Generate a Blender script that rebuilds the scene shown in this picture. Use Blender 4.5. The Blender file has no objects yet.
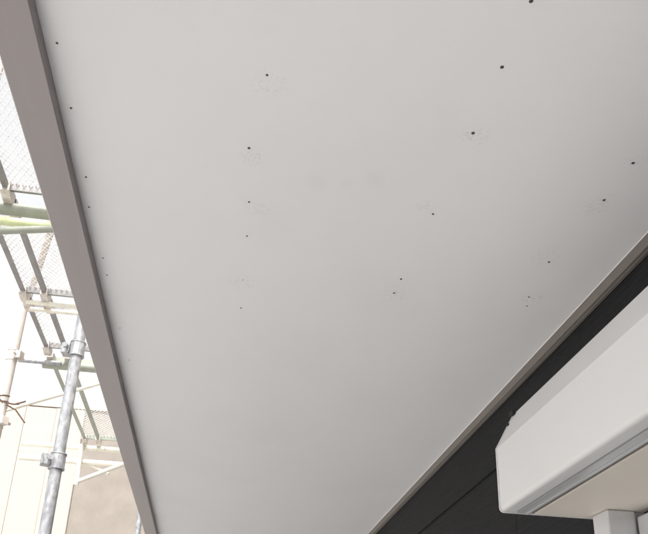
import bpy, bmesh, math, random
from mathutils import Vector, Matrix

random.seed(7)
S = bpy.context.scene
COL = S.collection
R = math.radians

# ---------------------------------------------------------------- camera
EYE = Vector((0.0, 0.0, 1.55))
cam_data = bpy.data.cameras.new('camera')
cam = bpy.data.objects.new('camera', cam_data)
COL.objects.link(cam)
FPX, CX, CY = 750.0, 324.0, 400.0          # focal length and optical centre, photo pixels (648 wide)
d = Vector((200 - CX, -(715 - CY), -FPX)).normalized()      # direction along the balcony, seen by the camera
e = Vector((math.sin(R(5)), math.cos(R(5)), 0))
u = (e - e.dot(d) * d).normalized()
xx = d.cross(u)
rot = Matrix((xx, d, u))
cam.matrix_world = Matrix.Translation(EYE) @ rot.to_4x4()
cam_data.sensor_fit = 'HORIZONTAL'
cam_data.sensor_width = 36.0
cam_data.lens = 36.0 * FPX / 648.0
cam_data.shift_y = (CY - 267.0) / 648.0
cam_data.clip_start = 0.02
cam_data.clip_end = 2000.0
S.camera = cam

# ---------------------------------------------------------------- sky and sun (bright overcast)
SUN_EL, SUN_AZ = R(54), R(-177)             # azimuth from +Y towards +X
w = bpy.data.worlds.new('World')
S.world = w
w.use_nodes = True
nt = w.node_tree
bg = nt.nodes['Background']
sky = nt.nodes.new('ShaderNodeTexSky')
sky.sky_type = 'NISHITA'
sky.sun_disc = False
sky.sun_elevation = SUN_EL
sky.sun_rotation = SUN_AZ
sky.dust_density = 6.0
sky.air_density = 1.0
hs = nt.nodes.new('ShaderNodeHueSaturation')
hs.inputs['Saturation'].default_value = 0.06      # cloud cover: nearly white sky
nt.links.new(sky.outputs['Color'], hs.inputs['Color'])
nt.links.new(hs.outputs['Color'], bg.inputs['Color'])
bg.inputs['Strength'].default_value = 0.15
sd = bpy.data.lights.new('sun', 'SUN')
sd.energy = 1.3
sd.angle = R(14)
sd.color = (1.0, 0.975, 0.94)
so = bpy.data.objects.new('sun', sd)
COL.objects.link(so)
sdir = Vector((math.sin(SUN_AZ) * math.cos(SUN_EL), math.cos(SUN_AZ) * math.cos(SUN_EL), math.sin(SUN_EL)))
so.rotation_euler = sdir.to_track_quat('Z', 'Y').to_euler()
so.location = sdir * 30
S.view_settings.view_transform = 'Standard'
S.view_settings.look = 'None'
S.view_settings.gamma = 1.0
S.view_settings.use_curve_mapping = False
S.view_settings.exposure = 1.46
S.render.engine = 'CYCLES'
S.cycles.use_denoising = True
S.cycles.max_bounces = 10
S.cycles.diffuse_bounces = 7

# ---------------------------------------------------------------- materials
def mat(name, col, rough=0.6, metal=0.0, var=0.06, scale=6.0, stretch=(1, 1, 1), bump=0.0, bscale=200.0,
        spots=None, spot_scale=30.0, spot_lim=(0.62, 0.7), wave=None, spec=0.5):
    m = bpy.data.materials.new(name)
    m.use_nodes = True
    n, l = m.node_tree.nodes, m.node_tree.links
    b = n['Principled BSDF']
    b.inputs['Roughness'].default_value = rough
    b.inputs['Metallic'].default_value = metal
    b.inputs['Specular IOR Level'].default_value = spec
    tc = n.new('ShaderNodeTexCoord')
    mp = n.new('ShaderNodeMapping')
    mp.inputs['Scale'].default_value = stretch
    l.new(tc.outputs['Object'], mp.inputs['Vector'])
    nz = n.new('ShaderNodeTexNoise')
    nz.inputs['Scale'].default_value = scale
    nz.inputs['Detail'].default_value = 6
    nz.inputs['Roughness'].default_value = 0.6
    l.new(mp.outputs['Vector'], nz.inputs['Vector'])
    cr = n.new('ShaderNodeValToRGB')
    cr.color_ramp.elements[0].position = 0.3
    cr.color_ramp.elements[1].position = 0.7
    cr.color_ramp.elements[0].color = tuple(c * (1 - var) for c in col) + (1,)
    cr.color_ramp.elements[1].color = tuple(min(1, c * (1 + var)) for c in col) + (1,)
    l.new(nz.outputs['Fac'], cr.inputs['Fac'])
    out = cr.outputs['Color']
    if spots:
        n2 = n.new('ShaderNodeTexNoise')
        n2.inputs['Scale'].default_value = spot_scale
        n2.inputs['Detail'].default_value = 5
        l.new(mp.outputs['Vector'], n2.inputs['Vector'])
        r2 = n.new('ShaderNodeValToRGB')
        r2.color_ramp.elements[0].position, r2.color_ramp.elements[1].position = spot_lim
        l.new(n2.outputs['Fac'], r2.inputs['Fac'])
        mx = n.new('ShaderNodeMixRGB')
        mx.inputs['Color2'].default_value = tuple(spots) + (1,)
        l.new(r2.outputs['Color'], mx.inputs['Fac'])
        l.new(out, mx.inputs['Color1'])
        out = mx.outputs['Color']
    l.new(out, b.inputs['Base Color'])
    rr = n.new('ShaderNodeMapRange')
    rr.inputs['To Min'].default_value = max(0.03, rough - 0.08)
    rr.inputs['To Max'].default_value = min(1, rough + 0.08)
    l.new(nz.outputs['Fac'], rr.inputs['Value'])
    l.new(rr.outputs['Result'], b.inputs['Roughness'])
    if bump:
        nb = n.new('ShaderNodeTexNoise')
        nb.inputs['Scale'].default_value = bscale
        nb.inputs['Detail'].default_value = 3
        l.new(mp.outputs['Vector'], nb.inputs['Vector'])
        bp = n.new('ShaderNodeBump')
        bp.inputs['Strength'].default_value = bump
        bp.inputs['Distance'].default_value = 0.002
        l.new(nb.outputs['Fac'], bp.inputs['Height'])
        if wave:
            wv = n.new('ShaderNodeTexWave')
            wv.bands_direction = 'Z'
            wv.inputs['Scale'].default_value = wave
            wv.inputs['Distortion'].default_value = 1.5
            wv.inputs['Detail'].default_value = 2
            l.new(tc.outputs['Object'], wv.inputs['Vector'])
            b2 = n.new('ShaderNodeBump')
            b2.inputs['Strength'].default_value = 0.5
            b2.inputs['Distance'].default_value = 0.003
            l.new(wv.outputs['Fac'], b2.inputs['Height'])
            l.new(bp.outputs['Normal'], b2.inputs['Normal'])
            bp = b2
        l.new(bp.outputs['Normal'], b.inputs['Normal'])
    return m

M = {
    'soffit': mat('soffit_paint', (0.738, 0.728, 0.735), 0.7, var=0.010, scale=2.2, bump=0.07, bscale=420,
                  spots=(0.715, 0.70, 0.70), spot_scale=3.0, spot_lim=(0.5, 0.8)),
    'trim': mat('trim_steel', (0.285, 0.252, 0.248), 0.42, var=0.05, scale=4, stretch=(6, 0.6, 6), bump=0.06, bscale=90),
    'wtrim': mat('wall_trim_steel', (0.15, 0.132, 0.118), 0.55, var=0.08, scale=8, stretch=(6, 0.5, 6), bump=0.06, bscale=90),
    'lip_highlight': mat('lip_highlight', (0.62, 0.60, 0.585), 0.5, var=0.05),  # pale colour imitating the highlight on the wall trim's upper lip
    'siding': mat('charcoal_siding', (0.0075, 0.0075, 0.0085), 0.8, spec=0.3, var=0.45, scale=14, stretch=(1, 0.6, 9), bump=0.5, bscale=160, wave=26),
    'box': mat('shutter_box_paint', (0.575, 0.568, 0.565), 0.45, var=0.02, scale=3, bump=0.05, bscale=160,
               spots=(0.55, 0.543, 0.54), spot_scale=9, spot_lim=(0.62, 0.82)),
    'alu': mat('anodised_aluminium', (0.56, 0.56, 0.57), 0.38, metal=0.35, var=0.05, scale=5, stretch=(8, 0.5, 8)),
    'beige': mat('beige_coating', (0.62, 0.57, 0.51), 0.55, var=0.03, scale=6),
    'black': mat('black_rubber', (0.014, 0.013, 0.013), 0.8, var=0.2),
    'screw': mat('screw_steel', (0.07, 0.058, 0.05), 0.5, metal=0.3, var=0.3, scale=300),
    'galv': mat('galvanised_steel', (0.24, 0.245, 0.26), 0.48, metal=0.25, var=0.28, scale=22, stretch=(1, 1, 0.5), bump=0.25, bscale=120,
                spots=(0.40, 0.40, 0.40), spot_scale=60, spot_lim=(0.42, 0.68)),
    'galv_old': mat('stained_steel_tube', (0.55, 0.50, 0.46), 0.6, metal=0.15, var=0.25, scale=18, stretch=(1, 1, 0.4), bump=0.25, bscale=120,
                    spots=(0.40, 0.28, 0.20), spot_scale=22, spot_lim=(0.6, 0.75)),
    'green': mat('pale_green_paint', (0.27, 0.285, 0.235), 0.5, var=0.12, scale=14, bump=0.15, bscale=80,
                 spots=(0.36, 0.30, 0.24), spot_scale=16, spot_lim=(0.64, 0.76)),
    'yellow': mat('yellow_green_paint', (0.58, 0.62, 0.36), 0.5, var=0.12, scale=14, bump=0.15, bscale=80,
                  spots=(0.42, 0.30, 0.2), spot_scale=16, spot_lim=(0.64, 0.76)),
    'cream_tube': mat('cream_painted_steel', (0.70, 0.67, 0.58), 0.5, var=0.1, scale=14,
                      spots=(0.38, 0.33, 0.26), spot_scale=20, spot_lim=(0.64, 0.76)),
    'plank': mat('plank_steel', (0.22, 0.21, 0.205), 0.5, metal=0.2, var=0.2, scale=14, bump=0.15, bscale=90,
                 spots=(0.13, 0.10, 0.085), spot_scale=12, spot_lim=(0.62, 0.74)),
    'expanded': mat('expanded_metal', (0.76, 0.73, 0.70), 0.6, metal=0.0, var=0.15, scale=14),
    'rust': mat('rusty_wire', (0.13, 0.085, 0.06), 0.7, var=0.3, scale=40),
    'cream': mat('cream_boards', (0.345, 0.30, 0.263), 0.75, var=0.06, scale=5, stretch=(6, 6, 0.3), bump=0.2, bscale=60),
    'stucco': mat('grey_beige_stucco', (0.20, 0.175, 0.15), 0.85, var=0.12, scale=4, bump=0.6, bscale=90),
    'roof': mat('roof_sheet', (0.16, 0.15, 0.15), 0.6, var=0.15, scale=9),
    'glass': mat('window_glass', (0.05, 0.06, 0.065), 0.06, var=0.05),
    'ground': mat('pale_gravel_ground', (0.40, 0.395, 0.385), 0.9, var=0.2, scale=3.5, bump=0.8, bscale=55,
                  spots=(0.28, 0.275, 0.265), spot_scale=9, spot_lim=(0.5, 0.7)),
    'parapet': mat('parapet_siding', (0.60, 0.57, 0.53), 0.7, var=0.05, scale=5, bump=0.3, bscale=70),
}

# ---------------------------------------------------------------- helpers
def link(name, me, material, parent=None, smooth=False):
    o = bpy.data.objects.new(name, me)
    COL.objects.link(o)
    if material is not None and not me.materials:
        me.materials.append(M[material])
    if parent is not None:
        o.parent = parent
    if smooth:
        for p in me.polygons:
            p.use_smooth = True
    return o

def from_bm(name, bm, material, parent=None, smooth=False):
    bmesh.ops.recalc_face_normals(bm, faces=bm.faces)
    me = bpy.data.meshes.new(name)
    bm.to_mesh(me)
    bm.free()
    return link(name, me, material, parent, smooth)

def box_bm(bm, x0, x1, y0, y1, z0, z1, bevel=0.0):
    vs = [bm.verts.new((x, y, z)) for x in (x0, x1) for y in (y0, y1) for z in (z0, z1)]
    f = [(0, 1, 3, 2), (4, 6, 7, 5), (0, 4, 5, 1), (2, 3, 7, 6), (0, 2, 6, 4), (1, 5, 7, 3)]
    fs = [bm.faces.new([vs[i] for i in q]) for q in f]
    if bevel:
        es = list({ed for q in fs for ed in q.edges})
        bmesh.ops.bevel(bm, geom=es, offset=bevel, segments=2, affect='EDGES', profile=0.5)

def box(name, x0, x1, y0, y1, z0, z1, material, parent=None, bevel=0.0):
    bm = bmesh.new()
    box_bm(bm, x0, x1, y0, y1, z0, z1, bevel)
    return from_bm(name, bm, material, parent)

def extrude_y(name, prof, y0, y1, material, parent=None, bevel=0.0, smooth_angle=None):
    """closed (x, z) profile swept along y"""
    bm = bmesh.new()
    a = [bm.verts.new((x, y0, z)) for x, z in prof]
    b = [bm.verts.new((x, y1, z)) for x, z in prof]
    k = len(prof)
    bm.faces.new(a)
    bm.faces.new(b[::-1])
    for i in range(k):
        bm.faces.new((a[i], b[i], b[(i + 1) % k], a[(i + 1) % k]))
    if bevel:
        es = [ed for ed in bm.edges if abs(ed.verts[0].co.y - ed.verts[1].co.y) > 1e-4 and ed.calc_face_angle(0) > 0.5]
        bmesh.ops.bevel(bm, geom=es, offset=bevel, segments=2, affect='EDGES', profile=0.5)
    o = from_bm(name, bm, material, parent)
    if smooth_angle:
        o.data.shade_smooth() if hasattr(o.data, 'shade_smooth') else None
        o.data.set_sharp_from_angle(angle=smooth_angle)
    return o

def tube_bm(bm, a, b, r, seg=20, r2=None, wall=None):
    a, b = Vector(a), Vector(b)
    ax = (b - a).normalized()
    q = ax.to_track_quat('Z', 'Y')
    def ring(p, rad):
        return [bm.verts.new(p + q @ Vector((rad * math.cos(t), rad * math.sin(t), 0)))
                for t in (2 * math.pi * i / seg for i in range(seg))]
    A, B = ring(a, r), ring(b, r if r2 is None else r2)
    for i in range(seg):
        j = (i + 1) % seg
        bm.faces.new((A[i], A[j], B[j], B[i]))
    bm.faces.new(A[::-1])
    bm.faces.new(B)

def tube(name, a, b, r, material, parent=None, seg=20):
    bm = bmesh.new()
    tube_bm(bm, a, b, r, seg)
    o = from_bm(name, bm, material, parent, smooth=True)
    o.data.set_sharp_from_angle(angle=R(50))
    return o

def path_tube(name, pts, r, material, parent=None, seg=8):
    bm = bmesh.new()
    for p, q in zip(pts[:-1], pts[1:]):
        tube_bm(bm, p, q, r, seg)
    return from_bm(name, bm, material, parent, smooth=False)

def thing(name, label, cat, loc=(0, 0, 0), group=None):
    o = bpy.data.objects.new(name, None)
    COL.objects.link(o)
    o.location = loc
    o.empty_display_size = 0.1
    o['label'] = label
    o['category'] = cat
    if group:
        o['group'] = group
    return o

def keep_world(o, root):
    """geometry is written in world coordinates: undo the root's own location"""
    o.matrix_parent_inverse = Matrix.Translation(root.location).inverted()
    return o

def ray_to_z(px, py, z):
    v = rot @ Vector(((px - CX) / FPX, -(py - CY) / FPX, -1.0))
    return EYE + v * ((z - EYE.z) / v.z)

# ================================================================ GROUND
bm = bmesh.new()
vs = [bm.verts.new(p) for p in ((-400, -400, 0), (400, -400, 0), (400, 400, 0), (-400, 400, 0))]
bm.faces.new(vs)
g = from_bm('ground', bm, 'ground')
g['kind'] = 'structure'

# ================================================================ THE HOUSE WALL
ZS = EYE.z + 0.862            # underside of the soffit
XL, XR, XW = -0.297, 0.755, 0.772
Y0, Y1 = -1.6, 5.6            # the balcony's length

house = thing('house', 'dark charcoal sided house wall below and behind the white balcony underside', 'house', (1.0, 2, 0))
def H(o): return keep_world(o, house)
H(box('wall_core', XW + 0.018, XW + 3.0, -3.0, 7.0, 0, 5.6, 'siding', house))
# siding boards, lapped: each board leans out a little at its foot
bh = 0.303
k = 0
for row in range(19):
    z0 = 0.10 + row * bh
    cuts = [-3.0, -1.2 + (row % 2) * 1.5, 1.83 + (row % 2) * 1.5, 4.86 + (row % 2) * 1.5, 7.0]
    for a, b in zip(cuts[:-1], cuts[1:]):
        b = min(b, 7.0)
        if b - a < 0.1 or z0 + bh > 5.75:
            continue
        prof = [(XW + 0.016, z0), (XW - 0.001, z0 + 0.001), (XW - 0.001, z0 + 0.010), (XW + 0.002, z0 + bh - 0.012),
                (XW + 0.005, z0 + bh - 0.010), (XW + 0.005, z0 + bh - 0.001), (XW + 0.016, z0 + bh - 0.001)]
        H(extrude_y('siding_board', prof, a + 0.0015, b - 0.0015, 'siding', house))
# window under the shutter box
win = H(box('window', XW - 0.030, XW - 0.0025, -0.64, 1.22, 0.12, 1.90, 'alu', house, 0.003))
H(box('pane', XW - 0.036, XW - 0.0305, -0.58, 0.26, 0.18, 1.84, 'glass', house))
H(box('pane', XW - 0.036, XW - 0.0305, 0.32, 1.16, 0.18, 1.84, 'glass', house))
H(box('window_stile', XW - 0.046, XW - 0.0305, 0.262, 0.318, 0.14, 1.88, 'alu', house, 0.002))

# ================================================================ THE BALCONY
bal = thing('balcony', 'white flat balcony underside with rows of small dark screws and taupe metal edging', 'balcony', (0.2, 2.0, ZS))
def B(o): return keep_world(o, bal)
sof = B(box('soffit_board', XL - 0.004, XR + 0.004, Y0, Y1, ZS, ZS + 0.012, 'soffit', bal))
B(box('floor_slab', XL - 0.035, XW - 0.006, Y0 - 0.02, Y1 + 0.02, ZS + 0.0125, ZS + 0.24, 'parapet', bal))
B(box('parapet', -0.345, -0.21, Y0 - 0.02, Y1 + 0.02, ZS + 0.2405, ZS + 1.35, 'parapet', bal))
# outer drip edging: a folded strip that hangs below the soffit
ZT = EYE.z + 0.839
XO = -0.357
prof = [(XO, ZS + 0.06), (XO, ZT + 0.002), (XO + 0.002, ZT), (XL - 0.002, ZT), (XL, ZT + 0.002), (XL + 0.0, ZS - 0.0004), (XL - 0.0045, ZS - 0.0004), (XL - 0.0045, ZS + 0.06)]
B(extrude_y('drip_edge', prof, Y0, Y1, 'trim', bal))
# trim along the house wall: fold facing out, then its underside with a groove
zt = EYE.z + 0.838
prof = [(XR, ZS - 0.0004), (XR, zt + 0.001), (XR + 0.001, zt), (XR + 0.0075, zt - 0.0005), (XR + 0.0075, zt - 0.003), (XR + 0.0145, zt - 0.003),
        (XR + 0.0145, ZS - 0.0004)]
B(extrude_y('wall_trim', prof, Y0, Y1, 'wtrim', bal))
B(extrude_y('lip_highlight_strip', [(XR - 0.0022, ZS - 0.0002), (XR - 0.0018, ZS - 0.0012), (XR - 0.0006, ZS - 0.0018), (XR - 0.0006, ZS - 0.0002)],
            Y0, Y1, 'lip_highlight', bal))  # pale strip standing in for light caught by the trim's lip

# screws, in four rows; heads sit slightly proud with a cross recess
def screw_mesh():
    bm = bmesh.new()
    seg = 14
    r0, r1 = 0.0028, 0.0019
    A = [bm.verts.new((r0 * math.cos(2 * math.pi * i / seg), r0 * math.sin(2 * math.pi * i / seg), 0.0006)) for i in range(seg)]
    B_ = [bm.verts.new((r0 * math.cos(2 * math.pi * i / seg), r0 * math.sin(2 * math.pi * i / seg), -0.0005)) for i in range(seg)]
    C = [bm.verts.new((r1 * math.cos(2 * math.pi * i / seg), r1 * math.sin(2 * math.pi * i / seg), -0.0012)) for i in range(seg)]
    c = bm.verts.new((0, 0, -0.0009))
    for i in range(seg):
        j = (i + 1) % seg
        bm.faces.new((A[i], A[j], B_[j], B_[i]))
        bm.faces.new((B_[i], B_[j], C[j], C[i]))
        bm.faces.new((C[i], C[j], c))
    bmesh.ops.recalc_face_normals(bm, faces=bm.faces)
    me = bpy.data.meshes.new('screw')
    bm.to_mesh(me)
    bm.free()
    me.materials.append(M['screw'])
    return me
sm = screw_mesh()
SCREWS = [(57, 43, .68), (71, 108, .72), (86, 177, .72), (89, 207, .72), (103, 258, .66), (107, 275, .66), (120, 328, .55), (129, 360, .55),
          (267, 75, .7), (249, 148, .9), (249, 202, .75), (247, 236, .7), (243, 280, .5), (241, 308, .75),
          (531, 1, 1.0), (502, 67, 1.0), (473, 133, 1.0), (433, 214, .8), (401, 279, .9), (394, 293, .85),
          (633, 163, 1), (604, 200, .95), (549, 262, .9), (529, 297, .8), (527, 306, .7)]
# rough, sanded filler around some of the screws and two rubbed marks: shapes of their own in the paint
def worn_paint(m, spots, smears):
    n, l = m.node_tree.nodes, m.node_tree.links
    b = n['Principled BSDF']
    tc = next(k for k in n if k.type == 'TEX_COORD')
    warp = n.new('ShaderNodeTexNoise'); warp.inputs['Scale'].default_value = 22
    l.new(tc.outputs['Object'], warp.inputs['Vector'])
    def mask(points):
        acc = None
        for p, rad in points:
            dn = n.new('ShaderNodeVectorMath'); dn.operation = 'DISTANCE'
            dn.inputs[1].default_value = p
            l.new(tc.outputs['Object'], dn.inputs[0])
            ad = n.new('ShaderNodeMath'); ad.operation = 'MULTIPLY_ADD'
            ad.inputs[1].default_value = rad * 1.6
            l.new(warp.outputs['Fac'], ad.inputs[0]); l.new(dn.outputs['Value'], ad.inputs[2])
            mr = n.new('ShaderNodeMapRange')
            mr.inputs['From Min'].default_value = rad * 1.1; mr.inputs['From Max'].default_value = rad * 1.9
            mr.inputs['To Min'].default_value = 1.0; mr.inputs['To Max'].default_value = 0.0
            l.new(ad.outputs['Value'], mr.inputs['Value'])
            if acc is None:
                acc = mr.outputs['Result']
            else:
                mx = n.new('ShaderNodeMath'); mx.operation = 'MAXIMUM'
                l.new(acc, mx.inputs[0]); l.new(mr.outputs['Result'], mx.inputs[1])
                acc = mx.outputs['Value']
        return acc
    a = mask(spots)
    gr = n.new('ShaderNodeTexNoise'); gr.inputs['Scale'].default_value = 190; gr.inputs['Detail'].default_value = 2
    l.new(tc.outputs['Object'], gr.inputs['Vector'])
    rp = n.new('ShaderNodeValToRGB'); rp.color_ramp.elements[0].position = 0.52; rp.color_ramp.elements[1].position = 0.66
    l.new(gr.outputs['Fac'], rp.inputs['Fac'])
    sp = n.new('ShaderNodeMath'); sp.operation = 'MULTIPLY'
    l.new(rp.outputs['Color'], sp.inputs[0]); l.new(a, sp.inputs[1])
    old = b.inputs['Base Color'].links[0].from_socket
    prev = old
    for fac, col, amt in ((sp.outputs['Value'], (0.50, 0.49, 0.48, 1), 0.36), (mask(smears), (0.60, 0.585, 0.58, 1), 0.15)):
        k = n.new('ShaderNodeMath'); k.operation = 'MULTIPLY'; k.inputs[1].default_value = amt
        l.new(fac, k.inputs[0])
        mc = n.new('ShaderNodeMixRGB'); mc.inputs['Color2'].default_value = col
        l.new(k.outputs['Value'], mc.inputs['Fac']); l.new(prev, mc.inputs['Color1'])
        prev = mc.outputs['Color']
    l.new(prev, b.inputs['Base Color'])
    bp = n.new('ShaderNodeBump'); bp.inputs['Strength'].default_value = 0.22; bp.inputs['Distance'].default_value = 0.001
    hm = n.new('ShaderNodeMath'); hm.operation = 'MULTIPLY'
    l.new(gr.outputs['Fac'], hm.inputs[0]); l.new(a, hm.inputs[1]); l.new(hm.outputs['Value'], bp.inputs['Height'])
    l.new(b.inputs['Normal'].links[0].from_socket, bp.inputs['Normal'])
    l.new(bp.outputs['Normal'], b.inputs['Normal'])
FILL = [(268, 84, .030), (254, 156, .026), (256, 208, .028), (243, 284, .038), (396, 293, .040), (472, 138, .026), (428, 208, .028),
        (600, 206, .034), (548, 256, .036), (527, 300, .034), (638, 160, .030)]
SMEAR = [(318, 181, .022), (378, 181, .024), (345, 184, .016)]
worn_paint(M['soffit'], [(ray_to_z(a, b, ZS), c) for a, b, c in FILL], [(ray_to_z(a, b, ZS), c) for a, b, c in SMEAR])
for px, py, s in SCREWS:
    p = ray_to_z(px, py, ZS)
    o = bpy.data.objects.new('screw', sm)
    COL.objects.link(o)
    o.parent = sof
    o.location = (p.x, p.y, ZS)
    o.scale = (s, s, s)

# ================================================================ THE SHUTTER BOX
YE, YN = 1.302, -0.72
shb = thing('shutter_box', 'off-white metal roller shutter box with sloped top mounted on charcoal wall', 'shutter box', (XW, 0.5, EYE.z + 0.365))
def T(o): return keep_world(o, shb)
Z = EYE.z
XF, ZA, ZB, ZC, XA = 0.519, Z + 0.564, Z + 0.488, Z + 0.364, 0.560     # front face, top of slope, foot of slope, bottom, back of slope
def arc(cx, cz, r, a0, a1, n):
    return [(cx + r * math.cos(R(a0 + (a1 - a0) * i / n)), cz + r * math.sin(R(a0 + (a1 - a0) * i / n))) for i in range(n + 1)]
rC = 0.009
hood = [(XW - 0.003, ZA + 0.012), (XA + 0.003, ZA + 0.002), (XA, ZA), (XF, ZB)] \
    + arc(XF + rC, ZC + rC, rC, 180, 270, 6) + [(0.5470, ZC), (0.5470, ZC + 0.014), (XW - 0.003, ZC + 0.014)]
T(extrude_y('hood', hood, YN, YE - 0.004, 'box', shb, smooth_angle=R(20)))
cap = [(XW - 0.003, ZA + 0.0135), (XA + 0.0025, ZA + 0.0036), (XA - 0.001, ZA + 0.0015), (XF - 0.0015, ZB)] \
    + arc(XF - 0.0015 + rC, ZC - 0.0015 + rC, rC, 180, 270, 6) + [(XW - 0.003, ZC - 0.0015)]
T(extrude_y('end_cap', cap, YE - 0.0035, YE, 'box', shb))
T(extrude_y('end_cap', cap, YN - 0.004, YN - 0.0005, 'box', shb))
T(box('cap_tab', XA - 0.009, XA - 0.001, YE - 0.014, YE + 0.002, ZA - 0.006, ZA + 0.002, 'black', shb, 0.001))
T(box('cap_tab', XA - 0.017, XA - 0.013, YE - 0.006, YE + 0.002, ZA - 0.028, ZA - 0.022, 'black', shb, 0.001))
T(box('seal_shadow_strip', 0.5474, 0.5506, YN, YE - 0.004, ZC + 0.003, ZC + 0.0135, 'black', shb))
T(extrude_y('guide_channel', [(0.551, ZC + 0.0135), (0.551, ZC - 0.001), (0.5655, ZC - 0.001), (0.5655, ZC + 0.003), (0.5668, ZC + 0.003), (0.5668, ZC - 0.003),
            (0.5715, ZC - 0.003), (0.5715, ZC + 0.0135)], YN, YE - 0.004, 'alu', shb))
T(box('seal_shadow_strip', 0.572, 0.583, YN, YE - 0.004, ZC + 0.001, ZC + 0.0135, 'wtrim', shb))  # grey strip painting in the shadow gap between channel and plate
T(box('bottom_plate', 0.5835, XW - 0.004, YN, YE - 0.004, ZC - 0.001, ZC + 0.0135, 'beige', shb, 0.001))
for ya in (YE - 0.075, YN + 0.015):
    T(box('side_rail', 0.690, 0.745, ya, ya + 0.055, 0.10, ZC - 0.0015, 'alu', shb, 0.003))
    T(box('rail_bracket', 0.7455, XW - 0.002, ya + 0.01, ya + 0.045, 0.10, ZC - 0.0015, 'alu', shb))

# ================================================================ SCAFFOLD
ZD = EYE.z + 2.2               # underside of the deck
XD0, XD1 = -1.225, -0.78       # deck across
PR = 0.0243
scf = thing('scaffold', 'steel tube scaffold with pale green cross tubes standing outside the balcony', 'scaffold', (-1.0, 3.5, 0))
def C(o): return keep_world(o, scf)
XI, XOUT = -0.662, -1.30
YA, YB, YC, YE2 = 3.08, 4.03, 4.73, 6.52
C(tube('upright_tube', (XI, 3.04, 0.02), (XI, 3.04, 5.2), PR, 'galv', scf))
up2 = C(tube('upright_tube', (XOUT + 0.02, 4.22, 0.02), (XOUT + 0.02, 4.22, 3.86), PR * 1.25, 'galv_old', scf))
C(tube('upright_tube', (XOUT, YA, 0.02), (XOUT, YA, 5.2), PR, 'galv_old', scf))
C(tube('upright_tube', (XI + 0.0, YE2, 0.02), (XI, YE2, 5.2), PR, 'galv', scf))
for x, y in ((XI, 3.04), (XOUT + 0.02, 4.22), (XOUT, YA), (XI, YE2)):
    C(box('base_plate', x - 0.07, x + 0.07, y - 0.07, y + 0.07, 0.002, 0.018, 'galv', scf, 0.003))

def coupler(x, y, z, material='galv', turn=0.0):
    bm = bmesh.new()
    tube_bm(bm, (0, 0, -0.028), (0, 0, 0.028), PR + 0.007, 18)
    tube_bm(bm, (0, 0, -0.034), (0, 0, -0.0285), PR + 0.009, 18)
    tube_bm(bm, (0, 0, 0.0285), (0, 0, 0.034), PR + 0.009, 18)
    box_bm(bm, PR + 0.004, PR + 0.040, -0.022, 0.022, -0.024, 0.024, 0.003)
    tube_bm(bm, (PR + 0.012, -0.05, 0.0), (PR + 0.012, 0.05, 0.0), 0.006, 8)
    tube_bm(bm, (PR + 0.012, 0.036, 0.0), (PR + 0.012, 0.052, 0.0), 0.012, 6)
    bmesh.ops.rotate(bm, verts=bm.verts, cent=(0, 0, 0), matrix=Matrix.Rotation(turn, 3, 'Z'))
    bmesh.ops.translate(bm, verts=bm.verts, vec=(x, y, z))
    return C(from_bm('coupler', bm, material, scf))
coupler(XI, 3.04, EYE.z + 1.44, 'galv', R(170))
coupler(XI, 3.04, EYE.z + 0.93, 'galv', R(200))
coupler(XOUT + 0.02, 4.22, EYE.z + 1.92, 'galv_old', R(-20))
coupler(XOUT + 0.02, 4.22, EYE.z + 1.50, 'galv_old', R(-40))
coupler(XI, YA, ZD - 0.05, 'galv', R(180))
# cross tubes that carry the deck
def cross(y, z, material, x0=XOUT - 0.45, x1=XI + 0.10, r=PR):
    return C(tube('cross_tube', (x0, y, z), (x1, y, z), r, material, scf))
cross(YA + 0.02, ZD - 0.035, 'green', r=0.030)
cross(YA + 0.0, ZD - 0.118, 'yellow', r=0.021)
C(tube('diagonal_tube', (XOUT - 0.45, YA - 0.05, ZD - 0.33), (XI - 0.12, YA - 0.03, ZD - 0.135), 0.017, 'green', scf))
cross(YB - 0.03, ZD - 0.03, 'cream_tube', x0=XOUT + 0.1, r=0.013)
cross(YB + 0.05, ZD - 0.03, 'cream_tube', x0=XOUT + 0.1, r=0.013)
cross(YC + 0.07, ZD - 0.055, 'green', x0=XOUT + 0.05, r=0.030)
cross(YC + 0.03, ZD - 0.06, 'galv', x0=XOUT - 0.1, x1=XD0 + 0.1, r=0.015)
cross(YE2 + 0.03, ZD - 0.05, 'cream_tube')
cross(YE2 + 0.03, ZD - 0.18, 'cream_tube')
# triangular bracket below the far cross tubes
C(tube('bracket_post', (-1.235, YE2, ZD - 0.40), (-1.235, YE2, ZD - 0.03), 0.021, 'cream_tube', scf))
C(tube('bracket_strut', (-1.225, YE2, ZD - 0.37), (XI, YE2, ZD - 0.08), 0.019, 'cream_tube', scf))
C(tube('bracket_strut', (-1.19, YE2 + 0.05, ZD - 0.18), (-0.98, YE2 + 0.05, ZD - 0.27), 0.012, 'cream_tube', scf))
# thin brace and guard rods
C(tube('brace_rod', (-1.50, 4.45, ZD - 0.62), (XI, 4.55, ZD - 0.20), 0.011, 'cream_tube', scf, 10))
C(tube('guard_rod', (-1.02, 1.0, ZD + 0.04), (-1.165, 3.0, ZD - 0.03), 0.014, 'green', scf, 12))
# stained brace above the deck, seen through the mesh
a_, b_ = ray_to_z(66, 186, ZD + 0.22), ray_to_z(22, 318, ZD + 0.22)
C(tube('diagonal_tube', a_, b_, 0.019, 'galv_old', scf))
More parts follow.
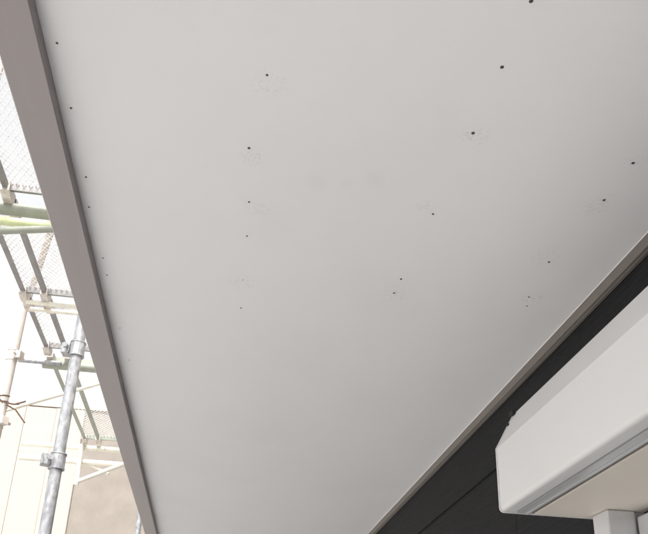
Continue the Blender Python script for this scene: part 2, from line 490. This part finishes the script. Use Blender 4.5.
# twisted tie wire on the outer upright
wx, wy, wz = XOUT + 0.02, 4.22, EYE.z + 1.60
pts = [(wx + 0.032 * math.cos(t), wy + 0.032 * math.sin(t), wz - 0.01 + 0.004 * i) for i, t in enumerate([k * 0.7 for k in range(20)])]
C(path_tube('tie_wire', pts, 0.004, 'rust', scf, 6))
C(path_tube('tie_wire', [(wx + 0.03, wy - 0.02, wz), (wx + 0.09, wy - 0.03, wz - 0.03), (wx + 0.15, wy - 0.02, wz - 0.10)], 0.005, 'rust', scf, 6))
C(path_tube('tie_wire', [(wx + 0.02, wy - 0.03, wz + 0.01), (wx + 0.08, wy - 0.04, wz + 0.0), (wx + 0.14, wy - 0.05, wz + 0.02)], 0.005, 'rust', scf, 6))
C(path_tube('tie_wire', [(wx + 0.01, wy - 0.03, wz + 0.01), (wx - 0.04, wy - 0.05, wz + 0.06), (wx - 0.06, wy - 0.05, wz + 0.12)], 0.004, 'rust', scf, 6))

# deck planks of expanded metal in folded side rails
def plank(y0, y1, label, dirt='expanded', rail='plank'):
    t = thing('scaffold_plank', label, 'scaffold plank', ((XD0 + XD1) / 2, (y0 + y1) / 2, ZD), 'planks of the scaffold deck')
    K = lambda o: keep_world(o, t)
    def chan(x, s, h=0.040, wd=0.030):
        a = [(x, ZD), (x + s * wd, ZD), (x + s * wd, ZD + 0.003), (x + s * 0.003, ZD + 0.003), (x + s * 0.003, ZD + h), (x, ZD + h)]
        return K(extrude_y('side_rail', a, y0 + 0.06, y1 - 0.06, rail, t))
    chan(XD0, 1)
    chan(XD1, -1)
    for x in (-1.095, -0.90):
        K(extrude_y('stiffener', [(x - 0.011, ZD + 0.001), (x + 0.011, ZD + 0.001), (x + 0.011, ZD + 0.030), (x - 0.011, ZD + 0.030)],
                    y0 + 0.06, y1 - 0.06, rail, t))
    for y in (y0 + 0.045, y1 - 0.06):
        K(box('end_rail', XD0 + 0.001, XD1 - 0.001, y, y + 0.015, ZD + 0.002, ZD + 0.040, rail, t))
    # mesh: two families of diagonal strands clipped to the plank
    bm = bmesh.new()
    X0, X1, Ya, Yb = XD0 + 0.004, XD1 - 0.004, y0 + 0.061, y1 - 0.061
    pitch, sl = 0.044, 1.5           # along y; dy per dx
    wd = X1 - X0
    for fam in (1, -1):
        n0 = int((Yb - Ya + wd * sl) / pitch) + 2
        for i in range(n0):
            c0 = (Ya - wd * sl if fam > 0 else Ya) + i * pitch       # y at x = X0
            ya, yb = c0, c0 + fam * sl * wd
            xs = []
            t0, t1 = 0.0, 1.0
            for lim, lo in ((Ya, True), (Yb, False)):
                dy = yb - ya
                tt = (lim - ya) / dy
                if (dy > 0) == lo:
                    t0 = max(t0, tt)
                else:
                    t1 = min(t1, tt)
            if t1 - t0 < 0.02:
                continue
            p = Vector((X0 + wd * t0, ya + (yb - ya) * t0, 0))
            q = Vector((X0 + wd * t1, ya + (yb - ya) * t1, 0))
            nrm = Vector((-(q - p).y, (q - p).x, 0)).normalized() * 0.0012
            zz = ZD + 0.0335 + (0.0 if fam > 0 else 0.0028)
            lo = [bm.verts.new((v.x, v.y, zz)) for v in (p - nrm, p + nrm, q + nrm, q - nrm)]
            hi = [bm.verts.new((v.x, v.y, zz + 0.0026)) for v in (p - nrm, p + nrm, q + nrm, q - nrm)]
            bm.faces.new(lo)
            bm.faces.new(hi[::-1])
            for a in range(4):
                b = (a + 1) % 4
                bm.faces.new((lo[a], lo[b], hi[b], hi[a]))
    me_o = K(from_bm('mesh_panel', bm, dirt, t))
    me_o['kind'] = 'stuff'
    # hooks over the cross tubes
    for y, s in ((y0, -1), (y1, 1)):
        for x in (XD0 + 0.012, -1.095, XD1 - 0.012):
            hb = bmesh.new()
            pts = [(0.075, -0.012), (0.02, -0.022), (-0.02, -0.024), (-0.045, -0.006), (-0.048, 0.02), (-0.03, 0.035), (0.075, 0.035)]
            A = [hb.verts.new((x - 0.02, y + s * -py_, ZD + pz_)) for py_, pz_ in pts]
            Bv = [hb.verts.new((x + 0.02, y + s * -py_, ZD + pz_)) for py_, pz_ in pts]
            hb.faces.new(A)
            hb.faces.new(Bv[::-1])
            for a in range(len(pts)):
                b = (a + 1) % len(pts)
                hb.faces.new((A[a], A[b], Bv[b], Bv[a]))
            K(from_bm('hook', hb, 'galv_old', t))
    return t
plank(1.25, YA - 0.02, 'expanded metal scaffold plank ending on the pale green cross tube, beside balcony parapet')
plank(YA + 0.06, YB - 0.03, 'short scaffold plank between pale green cross tube and thin pair of white tubes')
plank(YB + 0.05, YC - 0.02, 'scaffold plank beyond the pair of thin white tubes, ending in dark slotted end')
plank(YC + 0.10, YE2 - 0.02, 'long scaffold plank whose mesh shows the neighbouring house wall, above white bracket', 'expanded', 'green')

# ================================================================ NEIGHBOUR'S HOUSE
nb = thing('neighbour_house', 'neighbouring house with pale cream vertical boards and grey beige rendered side', 'house', (-2.5, 12.5, 0))
def N(o): return keep_world(o, nb)
YN2 = 10.5
N(box('rendered_wall', -2.02, 3.5, YN2 + 0.05, YN2 + 6, 0, 5.58, 'stucco', nb))
N(box('boarded_wall_core', -8.0, -2.025, YN2 + 0.04, YN2 + 6, 0, 5.58, 'cream', nb))
x = -2.03
k = 0
while x > -7.6:
    wdt = 0.40 + 0.02 * ((k * 7) % 3)
    dz = 0.012 * ((k * 5) % 3)
    N(box('cladding_board', x - wdt + 0.003, x, YN2 + 0.024 + 0.006 * (k % 2), YN2 + 0.039, 0.25, 5.575 - 0.2 * dz, 'cream', nb, 0.003))
    x -= wdt
    k += 1
N(box('parapet_cap', -8.05, 3.55, YN2 + 0.02, YN2 + 6.05, 5.585, 5.62, 'cream', nb, 0.004))
